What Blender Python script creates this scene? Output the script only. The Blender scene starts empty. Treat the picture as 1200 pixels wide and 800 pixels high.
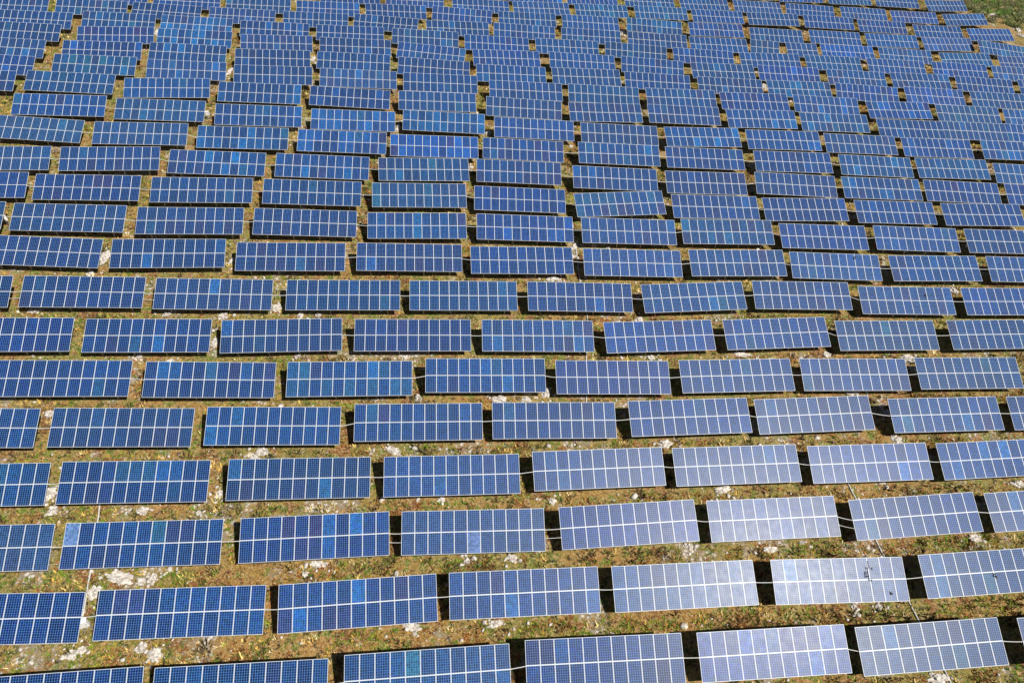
import bpy, bmesh, math, random
import numpy as np
from mathutils import Vector, Matrix, Euler, noise
random.seed(7); rng = np.random.default_rng(7)
C = bpy.context.scene.collection
R = math.radians
TABLES=[
('U',0,-29.22,16.92,2.17,5.8,-4.1,11,1.000),
('U',1,-17.60,17.86,1.32,4.7,-4.2,11,0.997),
('U',2,-5.68,19.07,0.46,5.7,-4.1,11,1.003),
('U',3,6.39,20.29,-0.42,4.1,-4.2,11,1.001),
('U',4,18.42,21.22,-1.30,4.9,-4.1,11,0.998),
('U',5,30.17,22.00,-2.15,5.7,-4.1,11,1.022),
('U',6,42.76,23.07,-3.05,5.5,-4.0,11,1.000),
('T',0,-34.64,21.84,2.88,3.3,-4.4,11,1.000),
('T',1,-22.77,22.69,1.97,4.3,-4.4,11,1.007),
('T',2,-10.94,23.75,1.07,6.5,-4.2,11,1.001),
('T',3,0.88,24.93,0.18,4.8,-4.3,11,0.997),
('T',4,12.82,25.89,-0.72,4.9,-4.3,11,0.994),
('T',5,24.91,26.76,-1.63,3.8,-4.3,11,0.970),
('T',6,37.01,27.83,-2.53,6.0,-4.2,11,1.000),
('S',0,-38.58,26.68,3.43,4.0,-4.5,11,1.000),
('S',1,-26.89,27.54,2.51,4.2,-4.5,11,1.007),
('S',2,-14.77,28.63,1.57,5.5,-4.4,11,0.993),
('S',3,-2.99,29.62,0.64,4.4,-4.5,11,0.998),
('S',4,9.14,30.75,-0.30,6.1,-4.4,11,1.001),
('S',5,21.00,31.78,-1.22,5.2,-4.4,11,0.988),
('S',6,33.12,32.57,-2.16,6.6,-4.3,11,1.021),
('S',7,45.42,33.76,-3.09,5.0,-4.3,11,1.000),
('R',0,-40.97,31.66,3.83,4.7,-4.6,11,1.000),
('R',1,-29.17,32.58,2.89,3.8,-4.6,11,1.004),
('R',2,-16.87,33.54,1.89,4.6,-4.6,11,1.001),
('R',3,-4.89,34.49,0.93,4.7,-4.6,11,0.998),
('R',4,7.15,35.78,-0.04,6.0,-4.5,11,1.013),
('R',5,19.06,36.78,-0.99,5.6,-4.5,11,1.011),
('R',6,31.07,37.66,-1.94,4.8,-4.5,11,1.000),
('R',7,42.91,38.72,-2.87,6.4,-4.4,11,1.000),
('Q',0,-43.85,36.73,4.25,3.8,-4.7,11,1.000),
('Q',1,-31.84,37.54,3.25,3.7,-4.7,11,1.004),
('Q',2,-19.94,38.46,2.27,3.8,-4.7,11,0.994),
('Q',3,-8.01,39.62,1.29,4.4,-4.7,11,0.989),
('Q',4,3.68,40.55,0.32,3.9,-4.7,11,0.991),
('Q',5,15.87,41.68,-0.68,5.7,-4.7,11,1.012),
('Q',6,27.56,42.73,-1.64,6.3,-4.6,11,1.021),
('Q',7,40.40,43.55,-2.67,5.2,-4.6,11,1.002),
('Q',8,52.37,44.60,-3.63,5.1,-4.5,11,1.000),
('P',0,-38.44,42.27,3.92,4.2,-4.8,11,1.000),
('P',1,-26.38,43.01,2.90,4.4,-4.8,11,0.995),
('P',2,-14.48,43.97,1.90,4.8,-4.8,11,0.998),
('P',3,-2.41,45.26,0.88,3.9,-4.8,11,0.997),
('P',4,9.37,45.91,-0.12,4.0,-4.8,11,0.980),
('P',5,21.29,47.00,-1.12,5.7,-4.8,11,1.014),
('P',6,33.24,48.00,-2.11,3.9,-4.7,11,0.989),
('P',7,45.18,49.06,-3.10,4.3,-4.7,11,0.989),
('O',0,-45.19,46.85,4.58,5.0,-4.9,11,1.000),
('O',1,-33.21,47.74,3.55,4.5,-4.9,11,0.999),
('O',2,-21.50,48.75,2.54,6.6,-4.9,11,0.991),
('O',3,-9.45,49.79,1.50,4.6,-4.9,11,0.998),
('O',4,2.48,50.74,0.47,4.4,-4.9,11,0.993),
('O',5,14.51,51.67,-0.56,7.0,-4.9,11,1.015),
('O',6,26.73,53.12,-1.61,7.0,-4.9,11,1.009),
('O',7,38.56,53.80,-2.61,5.3,-4.8,11,0.997),
('O',8,50.96,54.99,-3.65,5.8,-4.8,11,1.000),
('N',0,-52.77,51.82,5.28,5.1,-4.9,11,1.000),
('N',1,-40.93,52.87,4.25,4.9,-5.0,11,0.998),
('N',2,-29.03,53.71,3.21,5.1,-5.0,11,0.994),
('N',3,-16.76,54.75,2.13,5.1,-5.0,11,1.005),
('N',4,-4.95,55.80,1.09,5.1,-5.0,11,0.988),
('N',5,6.99,56.75,0.04,4.3,-5.0,11,0.996),
('N',6,19.06,57.89,-1.02,7.8,-5.0,11,1.024),
('N',7,31.24,59.33,-2.09,3.9,-4.9,11,0.991),
('N',8,43.02,59.60,-3.09,4.0,-4.9,11,0.983),
('N',9,55.15,60.54,-4.12,4.7,-4.8,11,1.000),
('M',0,-46.92,58.31,4.77,2.8,-5.0,11,1.000),
('M',1,-35.12,59.31,3.72,6.5,-5.1,11,1.003),
('M',2,-23.00,60.08,2.64,5.4,-5.1,11,0.999),
('M',3,-10.94,61.28,1.56,5.7,-5.1,11,1.005),
('M',4,1.02,62.10,0.48,5.7,-5.1,11,1.013),
('M',5,13.23,62.99,-0.60,4.3,-5.1,11,1.000),
('M',6,25.21,64.28,-1.68,6.4,-5.1,11,1.022),
('M',7,36.79,64.89,-2.69,3.1,-5.0,11,0.970),
('M',8,48.81,65.75,-3.74,6.1,-5.0,11,1.019),
('M',9,61.09,66.74,-4.80,3.5,-4.8,11,1.000),
('L',0,-58.75,63.21,5.77,4.8,-5.1,11,1.000),
('L',1,-46.81,63.99,4.70,4.6,-5.1,11,1.021),
('L',2,-34.65,64.97,3.60,5.8,-5.2,11,0.996),
('L',3,-22.71,66.08,2.52,4.7,-5.2,11,1.000),
('L',4,-10.64,67.00,1.42,6.0,-5.2,11,0.994),
('L',5,1.45,68.04,0.32,4.1,-5.2,11,1.004),
('L',6,13.46,68.84,-0.77,4.7,-5.2,11,1.015),
('L',7,25.39,70.16,-1.86,4.7,-5.1,11,1.012),
('L',8,37.15,70.56,-2.90,4.6,-5.1,11,0.995),
('L',9,49.08,71.50,-3.96,2.9,-5.0,11,0.971),
('L',10,61.02,72.27,-5.00,3.8,-4.9,11,1.000),
('K',0,-58.92,68.70,5.68,6.1,-5.1,11,1.000),
('K',1,-47.22,69.70,4.62,5.8,-5.2,11,1.001),
('K',2,-35.17,70.83,3.52,6.2,-5.2,11,0.998),
('K',3,-23.09,71.95,2.41,4.9,-5.3,11,1.002),
('K',4,-10.97,73.04,1.28,6.7,-5.3,11,0.998),
('K',5,0.96,73.73,0.19,3.1,-5.2,11,0.994),
('K',6,12.90,74.42,-0.90,10.7,-5.4,11,1.024),
('K',7,24.95,75.31,-2.00,5.7,-5.2,11,1.006),
('K',8,36.60,76.25,-3.06,6.1,-5.2,11,1.001),
('K',9,48.62,77.14,-4.15,4.8,-5.1,11,0.976),
('K',10,60.63,78.11,-5.22,5.9,-5.1,11,1.023),
('J',0,-58.99,74.16,5.54,8.2,-5.2,11,1.000),
('J',1,-47.23,75.86,4.44,8.9,-5.3,11,0.987),
('J',2,-35.13,76.71,3.33,4.3,-5.3,11,1.004),
('J',3,-22.98,77.69,2.20,4.1,-5.3,11,1.006),
('J',4,-10.96,78.83,1.08,7.3,-5.4,11,1.004),
('J',5,0.89,79.99,-0.04,3.1,-5.3,11,0.970),
('J',6,13.09,80.21,-1.14,3.5,-5.3,11,0.991),
('J',7,24.91,80.87,-2.23,5.0,-5.3,11,0.973),
('J',8,37.17,82.14,-3.37,2.5,-5.1,11,0.997),
('J',9,49.03,82.82,-4.44,4.2,-5.2,11,1.001),
('J',10,60.50,83.56,-5.47,2.6,-5.0,11,0.970),
('J',11,72.37,84.25,-6.51,3.1,-4.9,11,1.000),
('I',0,-57.98,81.34,5.19,1.4,-5.1,11,1.000),
('I',1,-45.94,82.13,4.08,6.3,-5.3,11,0.997),
('I',2,-33.82,83.03,2.96,5.7,-5.4,11,0.999),
('I',3,-21.67,84.03,1.82,3.8,-5.3,11,1.009),
('I',4,-10.07,84.74,0.74,5.0,-5.4,11,1.026),
('I',5,1.47,85.64,-0.35,3.3,-5.3,11,0.970),
('I',6,14.25,86.59,-1.55,4.3,-5.3,11,1.007),
('I',7,26.03,87.28,-2.64,4.9,-5.3,11,0.995),
('I',8,38.57,88.28,-3.81,4.1,-5.3,11,1.003),
('I',9,50.55,88.96,-4.90,3.7,-5.2,11,0.970),
('I',10,62.05,89.95,-5.95,5.6,-5.2,11,0.999),
('I',11,73.69,89.91,-6.94,1.9,-4.9,11,1.000),
('H',0,-58.06,87.76,4.88,6.3,-5.3,11,1.006),
('H',1,-45.76,88.57,3.75,5.0,-5.3,11,1.007),
('H',2,-33.47,89.24,2.61,6.2,-5.4,11,0.998),
('H',3,-21.28,90.01,1.47,5.8,-5.4,11,1.001),
('H',4,-9.29,91.70,0.30,3.3,-5.3,11,1.011),
('H',5,3.03,91.83,-0.82,3.6,-5.4,11,1.005),
('H',6,14.94,92.34,-1.93,4.2,-5.4,11,0.998),
('H',7,26.86,93.48,-3.06,8.7,-5.6,11,1.020),
('H',8,38.93,94.60,-4.20,6.5,-5.4,11,1.023),
('H',9,50.70,95.34,-5.29,4.1,-5.2,11,0.999),
('H',10,62.57,96.11,-6.37,5.2,-5.2,11,1.009),
('H',11,75.36,97.25,-7.53,3.6,-5.1,11,1.000),
('G',0,-71.69,92.96,5.76,4.9,-5.2,11,1.000),
('G',1,-59.56,94.44,4.62,3.2,-5.2,11,1.030),
('G',2,-47.21,95.09,3.49,9.7,-5.6,11,0.999),
('G',3,-34.94,95.90,2.35,4.9,-5.4,11,1.006),
('G',4,-22.76,96.78,1.20,3.5,-5.4,11,1.004),
('G',5,-10.67,97.88,0.04,5.4,-5.5,11,0.997),
('G',6,1.75,98.04,-1.09,2.2,-5.3,11,0.993),
('G',7,13.52,98.90,-2.21,8.0,-5.6,11,0.995),
('G',8,25.44,100.31,-3.37,6.2,-5.5,11,1.011),
('G',9,37.38,101.13,-4.49,7.6,-5.5,11,1.005),
('G',10,49.04,102.02,-5.58,5.2,-5.4,11,0.996),
('G',11,61.00,101.97,-6.62,6.5,-5.4,11,1.010),
('G',12,71.85,103.08,-7.63,4.2,-5.2,11,0.970),
('G',13,82.58,103.73,-8.58,1.7,-4.9,11,1.000),
('F',0,-71.80,98.28,5.41,4.3,-5.2,11,1.000),
('F',1,-59.00,100.69,4.13,4.9,-5.3,11,1.004),
('F',2,-46.72,101.43,3.00,8.3,-5.6,11,0.973),
('F',3,-34.71,102.20,1.89,7.8,-5.6,11,0.995),
('F',4,-22.69,103.40,0.73,6.6,-5.6,11,1.009),
('F',5,-10.73,104.35,-0.41,5.7,-5.5,11,1.001),
('F',6,2.03,104.19,-1.54,5.5,-5.5,11,1.007),
('F',7,13.98,105.27,-2.70,3.6,-5.4,11,0.999),
('F',8,26.10,106.50,-3.87,6.8,-5.6,11,1.024),
('F',9,37.96,107.43,-4.99,6.5,-5.5,11,1.021),
('F',10,49.89,108.46,-6.12,3.5,-5.3,11,0.985),
('F',11,61.86,108.75,-7.18,9.3,-5.6,11,1.030),
('F',12,73.85,109.52,-8.27,5.4,-5.2,11,1.020),
('F',13,85.55,109.82,-9.28,2.5,-5.0,11,1.000),
('E',0,-73.15,104.35,5.05,4.3,-5.2,11,1.000),
('E',1,-60.23,106.05,3.81,8.1,-5.5,11,0.981),
('E',2,-48.51,107.73,2.66,5.3,-5.4,11,0.998),
('E',3,-36.28,108.34,1.54,8.9,-5.7,11,0.995),
('E',4,-24.36,109.72,0.38,4.8,-5.4,11,1.003),
('E',5,-12.10,110.02,-0.74,2.0,-5.2,11,1.004),
('E',6,-0.17,110.12,-1.81,5.6,-5.5,11,0.995),
('E',7,11.71,111.58,-2.98,7.3,-5.6,11,1.014),
('E',8,23.38,112.12,-4.07,2.3,-5.3,11,0.972),
('E',9,35.36,112.86,-5.19,4.9,-5.4,11,0.998),
('E',10,47.20,114.07,-6.32,5.8,-5.4,11,1.005),
('E',11,59.15,114.89,-7.43,-0.2,-4.9,11,0.970),
('E',12,71.16,116.07,-8.56,5.8,-5.3,11,0.994),
('E',13,83.21,116.53,-9.61,3.0,-5.0,11,1.000),
('D',0,-73.98,110.97,4.53,4.3,-5.1,11,1.000),
('D',1,-60.89,112.39,3.31,11.0,-5.8,11,0.988),
('D',2,-49.48,113.83,2.20,5.2,-5.4,11,1.008),
('D',3,-37.23,114.61,1.07,9.3,-5.7,11,0.990),
('D',4,-25.19,116.06,-0.11,7.7,-5.7,11,1.015),
('D',5,-12.91,116.10,-1.19,-2.4,-4.8,11,0.994),
('D',6,-1.00,116.66,-2.29,8.4,-5.7,11,1.003),
('D',7,11.56,118.16,-3.53,5.6,-5.5,11,1.009),
('D',8,23.51,118.71,-4.64,1.3,-5.1,11,0.970),
('D',9,35.51,119.19,-5.73,8.1,-5.7,11,1.029),
('D',10,47.42,120.63,-6.90,4.7,-5.4,11,1.000),
('D',11,59.64,121.38,-8.02,4.1,-5.3,11,0.977),
('D',12,71.65,122.70,-9.16,7.2,-5.4,11,1.030),
('D',13,83.71,123.25,-10.22,1.8,-4.9,11,0.970),
('D',14,95.67,124.10,-11.28,4.5,-5.0,11,1.000),
('C',0,-74.76,116.44,4.06,5.3,-5.2,11,1.000),
('C',1,-62.99,118.94,2.83,6.5,-5.4,11,0.997),
('C',2,-51.17,120.12,1.72,3.4,-5.1,11,1.015),
('C',3,-38.96,120.67,0.63,6.3,-5.5,11,0.990),
('C',4,-26.96,121.97,-0.53,6.5,-5.5,11,1.001),
('C',5,-14.66,123.14,-1.71,4.8,-5.4,11,1.010),
('C',6,-2.65,123.10,-2.75,5.8,-5.5,11,0.997),
('C',7,9.44,124.50,-3.94,5.6,-5.5,11,1.006),
('C',8,21.63,125.34,-5.09,-0.3,-5.0,11,0.989),
('C',9,33.56,125.62,-6.15,3.2,-5.3,11,0.997),
('C',10,45.75,126.64,-7.30,7.3,-5.6,11,1.030),
('C',11,57.72,128.04,-8.46,8.1,-5.6,11,0.993),
('C',12,69.95,129.07,-9.59,4.1,-5.2,11,1.018),
('C',13,82.49,130.14,-10.74,3.3,-5.0,11,0.978),
('C',14,94.22,130.52,-11.73,3.2,-4.9,11,1.000),
('B',0,-81.20,122.36,3.93,6.1,-5.2,11,1.000),
('B',1,-69.57,124.38,2.77,6.9,-5.3,11,1.000),
('B',2,-57.75,125.30,1.70,1.6,-4.9,11,1.013),
('B',3,-45.68,126.24,0.60,4.6,-5.2,11,0.983),
('B',4,-33.77,127.52,-0.54,7.4,-5.6,11,0.986),
('B',5,-21.87,128.77,-1.68,-0.0,-4.9,11,1.006),
('B',6,-9.66,129.34,-2.78,8.4,-5.7,11,1.000),
('B',7,2.20,130.74,-3.95,3.4,-5.3,11,0.999),
('B',8,14.24,131.40,-5.05,2.7,-5.2,11,0.986),
('B',9,26.40,132.35,-6.20,3.7,-5.3,11,1.008),
('B',10,37.79,132.84,-7.22,7.4,-5.6,11,1.015),
('B',11,46.93,133.64,-8.08,-3.4,-4.5,5,1.069),
('B',12,53.79,133.92,-8.69,7.2,-5.5,6,1.031),
('B',13,62.95,135.09,-9.58,6.2,-5.4,11,0.970),
('B',14,74.54,135.77,-10.61,3.6,-5.1,11,0.970),
('B',15,86.56,136.34,-11.65,11.6,-5.7,11,1.030),
('B',16,98.69,136.95,-12.69,7.0,-5.2,11,1.000),
('A',0,-68.76,131.20,1.88,6.0,-5.2,11,1.000),
('A',1,-56.84,132.00,0.84,7.6,-5.5,11,1.000),
('A',2,-44.86,133.10,-0.27,6.1,-5.4,11,1.000),
('A',3,-33.04,134.47,-1.40,7.7,-5.6,11,1.000),
('A',4,-21.24,136.26,-2.59,8.7,-5.7,11,0.994),
('A',5,-9.17,137.55,-3.75,1.0,-4.9,11,0.999),
('A',6,2.77,138.36,-4.84,6.4,-5.5,11,0.985),
('A',7,14.71,139.67,-5.99,6.3,-5.5,11,1.000),
('A',8,27.20,140.81,-7.17,0.5,-4.9,11,0.976),
('A',9,39.30,141.92,-8.31,7.3,-5.5,11,1.004),
('A',10,51.21,141.67,-9.28,3.8,-5.1,11,0.970),
('A',11,63.48,143.45,-10.48,4.9,-5.2,11,0.973),
('A',12,75.43,144.52,-11.57,6.2,-5.2,11,1.012),
('A',13,87.22,145.19,-12.59,9.9,-5.5,11,1.030),
('A',14,98.47,144.64,-13.42,5.0,-9.5,11,1.000),
('S2',0,-30.73,143.56,-2.73,8.6,-5.6,11,1.000),
('S2',1,-18.64,144.67,-3.85,5.8,-5.3,11,1.000),
('S2',2,-6.14,144.62,-4.85,8.2,-5.6,11,1.000),
('S2',3,5.53,146.46,-6.04,11.5,-6.0,11,1.030),
('S2',4,17.57,148.35,-7.25,10.3,-5.8,11,0.992),
('S2',5,29.93,150.51,-8.53,7.5,-5.5,11,1.009),
('S2',6,41.71,151.42,-9.59,8.3,-5.6,11,1.004),
('S2',7,53.74,152.94,-10.74,6.7,-5.3,11,1.011),
('S2',8,65.94,154.07,-11.85,4.5,-5.0,11,0.991),
('S2',9,77.33,154.00,-12.74,5.7,-5.1,11,0.986),
('S2',10,89.22,153.70,-13.64,7.0,-5.2,11,1.013),
('S2',11,100.79,154.41,-14.60,13.7,-5.7,11,1.030),
('R2',0,4.68,155.59,-7.15,7.4,-5.5,11,1.000),
('R2',1,16.34,156.97,-8.25,11.4,-5.9,11,1.000),
('R2',2,28.70,158.68,-9.45,9.2,-5.6,11,1.000),
('R2',3,40.71,160.20,-10.59,10.6,-5.7,11,1.000),
('R2',4,52.70,161.61,-11.70,8.4,-5.4,11,1.000),
('R2',5,64.76,162.44,-12.74,-0.1,-4.4,11,0.970),
('R2',6,76.96,163.38,-13.78,5.2,-4.9,11,0.975),
('R2',7,88.48,163.68,-14.69,7.1,-5.1,11,1.012),
('R2',8,100.58,165.02,-15.74,14.4,-5.7,11,1.030),
('Q2',0,53.82,172.94,-13.24,10.2,-5.5,11,1.000),
('Q2',1,66.11,174.38,-14.33,9.3,-5.3,11,1.000),
('Q2',2,78.18,175.63,-15.37,8.8,-5.2,11,1.000),
('Q2',3,89.99,176.51,-16.32,6.3,-4.8,11,1.000),
('Q2',4,101.62,176.30,-17.11,13.3,-5.4,11,1.000),
]
COEF=[-49.3908, -0.88256, -2.50221, 0.09119, -5.27647, -0.58267, 0.58865, 0.0912, -0.13794, 0.06806]
EXPS=[(0, 0), (0, 1), (0, 2), (0, 3), (1, 0), (1, 1), (1, 2), (2, 0), (2, 1), (3, 0)]
ROCKS=[
(-28.36,24.27,1.99,1.08),
(-26.84,24.06,0.62,0.61),
(-26.17,24.41,0.56,0.61),
(-29.80,23.14,1.10,1.07),
(-25.22,25.06,0.44,0.39),
(-25.44,19.44,0.82,0.83),
(-24.29,19.04,0.93,1.16),
(-29.73,18.83,0.81,0.71),
(-29.23,19.14,0.52,0.57),
(-36.15,30.74,0.93,1.85),
(-35.20,29.35,0.79,0.81),
(-28.60,29.61,0.93,0.69),
(-24.41,29.62,0.53,0.42),
(-23.31,31.35,0.61,0.86),
(-21.50,34.95,1.28,0.64),
(-14.58,25.86,1.28,0.59),
(-15.38,25.04,0.51,0.51),
(-5.77,31.73,0.69,0.57),
(-3.47,26.58,0.66,0.59),
(0.00,26.93,0.93,0.60),
(-7.17,21.43,1.35,0.67),
(-1.24,21.83,1.12,0.54),
(3.31,32.10,0.63,0.58),
(17.99,33.89,1.46,0.72),
(20.83,28.52,1.24,0.58),
(23.64,29.27,0.49,0.34),
(14.12,28.45,0.61,0.64),
(38.71,30.24,1.14,0.76),
(45.23,35.86,1.07,0.88),
(32.48,35.36,0.60,0.40),
(30.69,18.93,1.48,0.81),
(28.22,24.03,0.53,0.48),
(26.20,24.03,0.46,0.47),
(-1.18,42.45,1.57,0.91),
(-8.53,42.05,0.78,0.81),
(1.34,42.67,0.95,0.61),
(3.18,43.52,0.72,1.25),
(-10.17,46.88,0.65,0.67),
(13.19,54.21,0.80,0.78),
(13.80,48.77,0.85,0.70),
(4.37,59.76,1.30,0.85),
(13.71,38.39,1.37,0.87),
(-10.04,36.20,1.46,0.72),
(23.32,50.01,1.73,0.62),
(32.40,50.71,0.88,0.78),
(40.88,50.87,1.94,0.96),
(51.04,62.49,0.89,1.04),
(33.39,45.64,1.50,0.60),
(35.62,40.17,1.11,0.89),
(35.94,43.24,0.74,0.70),
(-42.21,58.49,1.06,2.23),
(-42.57,55.91,0.69,0.76),
(-29.55,59.26,0.72,1.36),
(-45.59,50.15,2.12,0.57),
(-23.39,52.60,1.02,1.04),
(-28.17,50.95,1.00,1.03),
(-20.97,51.76,0.68,0.76),
(-19.25,51.93,0.68,0.63),
(-33.53,50.74,0.66,0.79),
(-28.02,47.43,0.64,1.45),
(-31.29,44.91,0.63,0.59),
(-34.20,45.21,0.63,0.60),
(-20.85,35.48,1.14,0.74),
(-39.20,38.27,0.72,0.87),
(-40.10,62.74,1.66,0.68),
(-20.05,46.33,0.64,0.57),
(-15.73,90.22,0.70,1.91),
(-3.34,91.19,0.95,1.43),
(-5.31,81.54,0.66,1.03),
(-57.83,118.20,0.83,1.95),
(-42.25,104.23,0.77,3.13),
(-31.57,112.21,0.68,1.67),
(-16.00,143.36,0.82,2.71),
(21.25,138.85,0.98,2.53),
(43.30,124.36,0.76,2.58),
(42.98,117.39,0.73,1.71),
(45.81,111.81,0.85,2.26),
(-23.26,90.99,0.70,1.48),
(7.18,65.87,0.59,1.90),
(115.30,167.74,1.37,2.42),
(114.45,164.42,1.16,2.36),
(112.81,160.42,1.14,2.29),
(114.14,176.31,3.26,1.60),
(3.69,58.86,0.83,0.70),
(5.03,59.73,0.84,0.57),
(11.18,66.20,0.49,0.64),
(9.60,66.34,0.49,0.64),
(54.76,71.64,0.75,1.00),
]
PIPES=[[(-32.69, 32.38), (-32.31, 31.07), (-31.93, 29.76), (-31.68, 28.76), (-31.44, 27.76), (-31.19, 26.76), (-30.95, 25.76), (-30.7, 24.76), (-30.48, 23.65), (-30.26, 22.54), (-30.04, 21.43)], [(7.26, 70.57), (7.27, 69.54), (7.29, 68.5), (7.3, 67.47), (7.32, 66.44), (7.33, 65.4), (7.35, 64.37), (7.36, 63.33), (7.38, 62.3), (7.39, 61.27), (7.41, 60.23), (7.42, 59.2), (7.52, 57.99), (7.62, 56.78), (7.72, 55.57), (7.82, 54.36), (7.72, 53.21), (7.62, 52.05), (7.51, 50.9), (7.41, 49.74), (7.31, 48.59), (7.23, 47.46), (7.15, 46.34), (7.07, 45.21), (6.99, 44.08), (6.91, 42.96), (6.83, 41.83)], [(29.28, 35.68), (29.39, 34.74), (29.5, 33.8), (29.64, 32.65), (29.78, 31.5), (29.91, 30.35), (30.05, 29.2), (30.22, 28.14), (30.38, 27.08), (30.55, 26.03), (30.71, 24.97), (30.88, 23.91), (31.05, 22.77), (31.22, 21.62), (31.39, 20.48), (31.56, 19.34), (31.65, 18.27), (31.74, 17.21)]]
BOXES=[(-29.24, 20.52), (-53.78, 62.74), (-40.58, 88.87), (56.49, 71.08)]
SHRUBS=[(117.14, 186.12), (121.86, 188.8), (123.75, 186.15), (124.67, 181.9), (112.07, 179.65), (115.98, 180.59), (118.98, 180.57), (119.97, 176.55), (119.34, 171.66), (117.73, 189.39), (125.39, 191.2), (128.25, 190.28), (116.24, 177.07), (115.78, 170.84), (115.66, 166.94), (128.31, 187.2)]
TWIGS=[('T', 5, 2.37, -0.97), ('T', 5, 3.9, -2.63), ('T', 6, 0.47, -1.88), ('M', 7, 2.41, -0.47), ('N', 8, 2.25, -0.97)]
# ---------------------------------------------------------------- terrain
H0 = 1.08; SLOPE_LEN = 3.24; TILT = R(25)
YT = SLOPE_LEN/2*math.cos(TILT); ZT = H0 + SLOPE_LEN*math.sin(TILT)
def soft(v, lo, hi, m=25.0):
    v = np.asarray(v, float)
    v = np.where(v > hi, hi + m*np.tanh((v-hi)/m), v)
    return np.where(v < lo, lo - m*np.tanh((lo-v)/m), v)
def smooth_ground(x, y):
    x = soft(np.asarray(x, float) - .15, -110, 150); y = soft(np.asarray(y, float) + YT, -5, 195)
    u = x/60.; v = (y-60)/60.
    s = 0
    for c, (i, j) in zip(COEF, EXPS): s = s + c*u**i*v**j
    return s + 50 - ZT
def bumps(x, y):
    return (.10*noise.noise(Vector((x*.35, y*.35, 0))) + .06*noise.noise(Vector((x*1.1, y*1.1, 3))) + .035*noise.noise(Vector((x*2.6, y*2.6, 9))))
def ground_z(x, y): return float(smooth_ground(x, y)) + bumps(x, y)
# ---------------------------------------------------------------- node helpers
def mat(name):
    m = bpy.data.materials.new(name); m.use_nodes = True
    nt = m.node_tree; b = nt.nodes['Principled BSDF']
    return m, nt, b
def N(nt, t, **kw):
    n = nt.nodes.new(t)
    for k, v in kw.items():
        if hasattr(n, k): setattr(n, k, v)
        else: n.inputs[k].default_value = v
    return n
def L(nt, a, b): nt.links.new(a, b)
def M(nt, op, a, b=None, c=None):
    n = nt.nodes.new('ShaderNodeMath'); n.operation = op
    for i, v in enumerate((a, b, c)):
        if v is None: continue
        if isinstance(v, (int, float)): n.inputs[i].default_value = v
        else: nt.links.new(v, n.inputs[i])
    return n.outputs[0]
def mix(nt, fac, a, b, mode='MIX'):
    n = nt.nodes.new('ShaderNodeMix'); n.data_type = 'RGBA'; n.blend_type = mode
    for s, v in ((n.inputs['Factor'], fac), (n.inputs['A'], a), (n.inputs['B'], b)):
        if isinstance(v, (int, float)): s.default_value = v
        elif isinstance(v, tuple): s.default_value = (*v, 1)
        else: nt.links.new(v, s)
    return n.outputs['Result']
def ramp(nt, f, p0, p1):
    n = nt.nodes.new('ShaderNodeMapRange'); n.interpolation_type = 'SMOOTHSTEP'
    n.inputs['From Min'].default_value = p0; n.inputs['From Max'].default_value = p1
    nt.links.new(f, n.inputs['Value']); return n.outputs['Result']
# ---------------------------------------------------------------- materials
def simple(name, col, rough, metal=0., nscale=0, amt=.15):
    m, nt, b = mat(name)
    b.inputs['Roughness'].default_value = rough; b.inputs['Metallic'].default_value = metal
    tc = N(nt, 'ShaderNodeTexCoord'); nz = N(nt, 'ShaderNodeTexNoise', Scale=nscale or 6., Detail=5.)
    L(nt, tc.outputs['Object'], nz.inputs['Vector'])
    c = mix(nt, nz.outputs['Fac'], tuple(x*(1-amt) for x in col), tuple(min(1, x*(1+amt)) for x in col))
    L(nt, c, b.inputs['Base Color'])
    return m
ALU = simple('aluminium_frame', (.52, .56, .60), .45, .0, 3, .05)
STEEL = simple('galvanised_steel', (.42, .43, .44), .5, .5, 5, .2)
BACK = simple('white_backsheet', (.6, .6, .6), .6)
CONDUIT = simple('white_pvc', (.55, .55, .53), .5, 0, 4, .1)
CABINET = simple('white_cabinet_paint', (.80, .80, .78), .4, 0, 2, .05)
DARK = simple('black_rubber', (.03, .03, .03), .6)
TWIG = simple('dead_wood', (.035, .025, .02), .9, 0, 8, .4)

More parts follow.
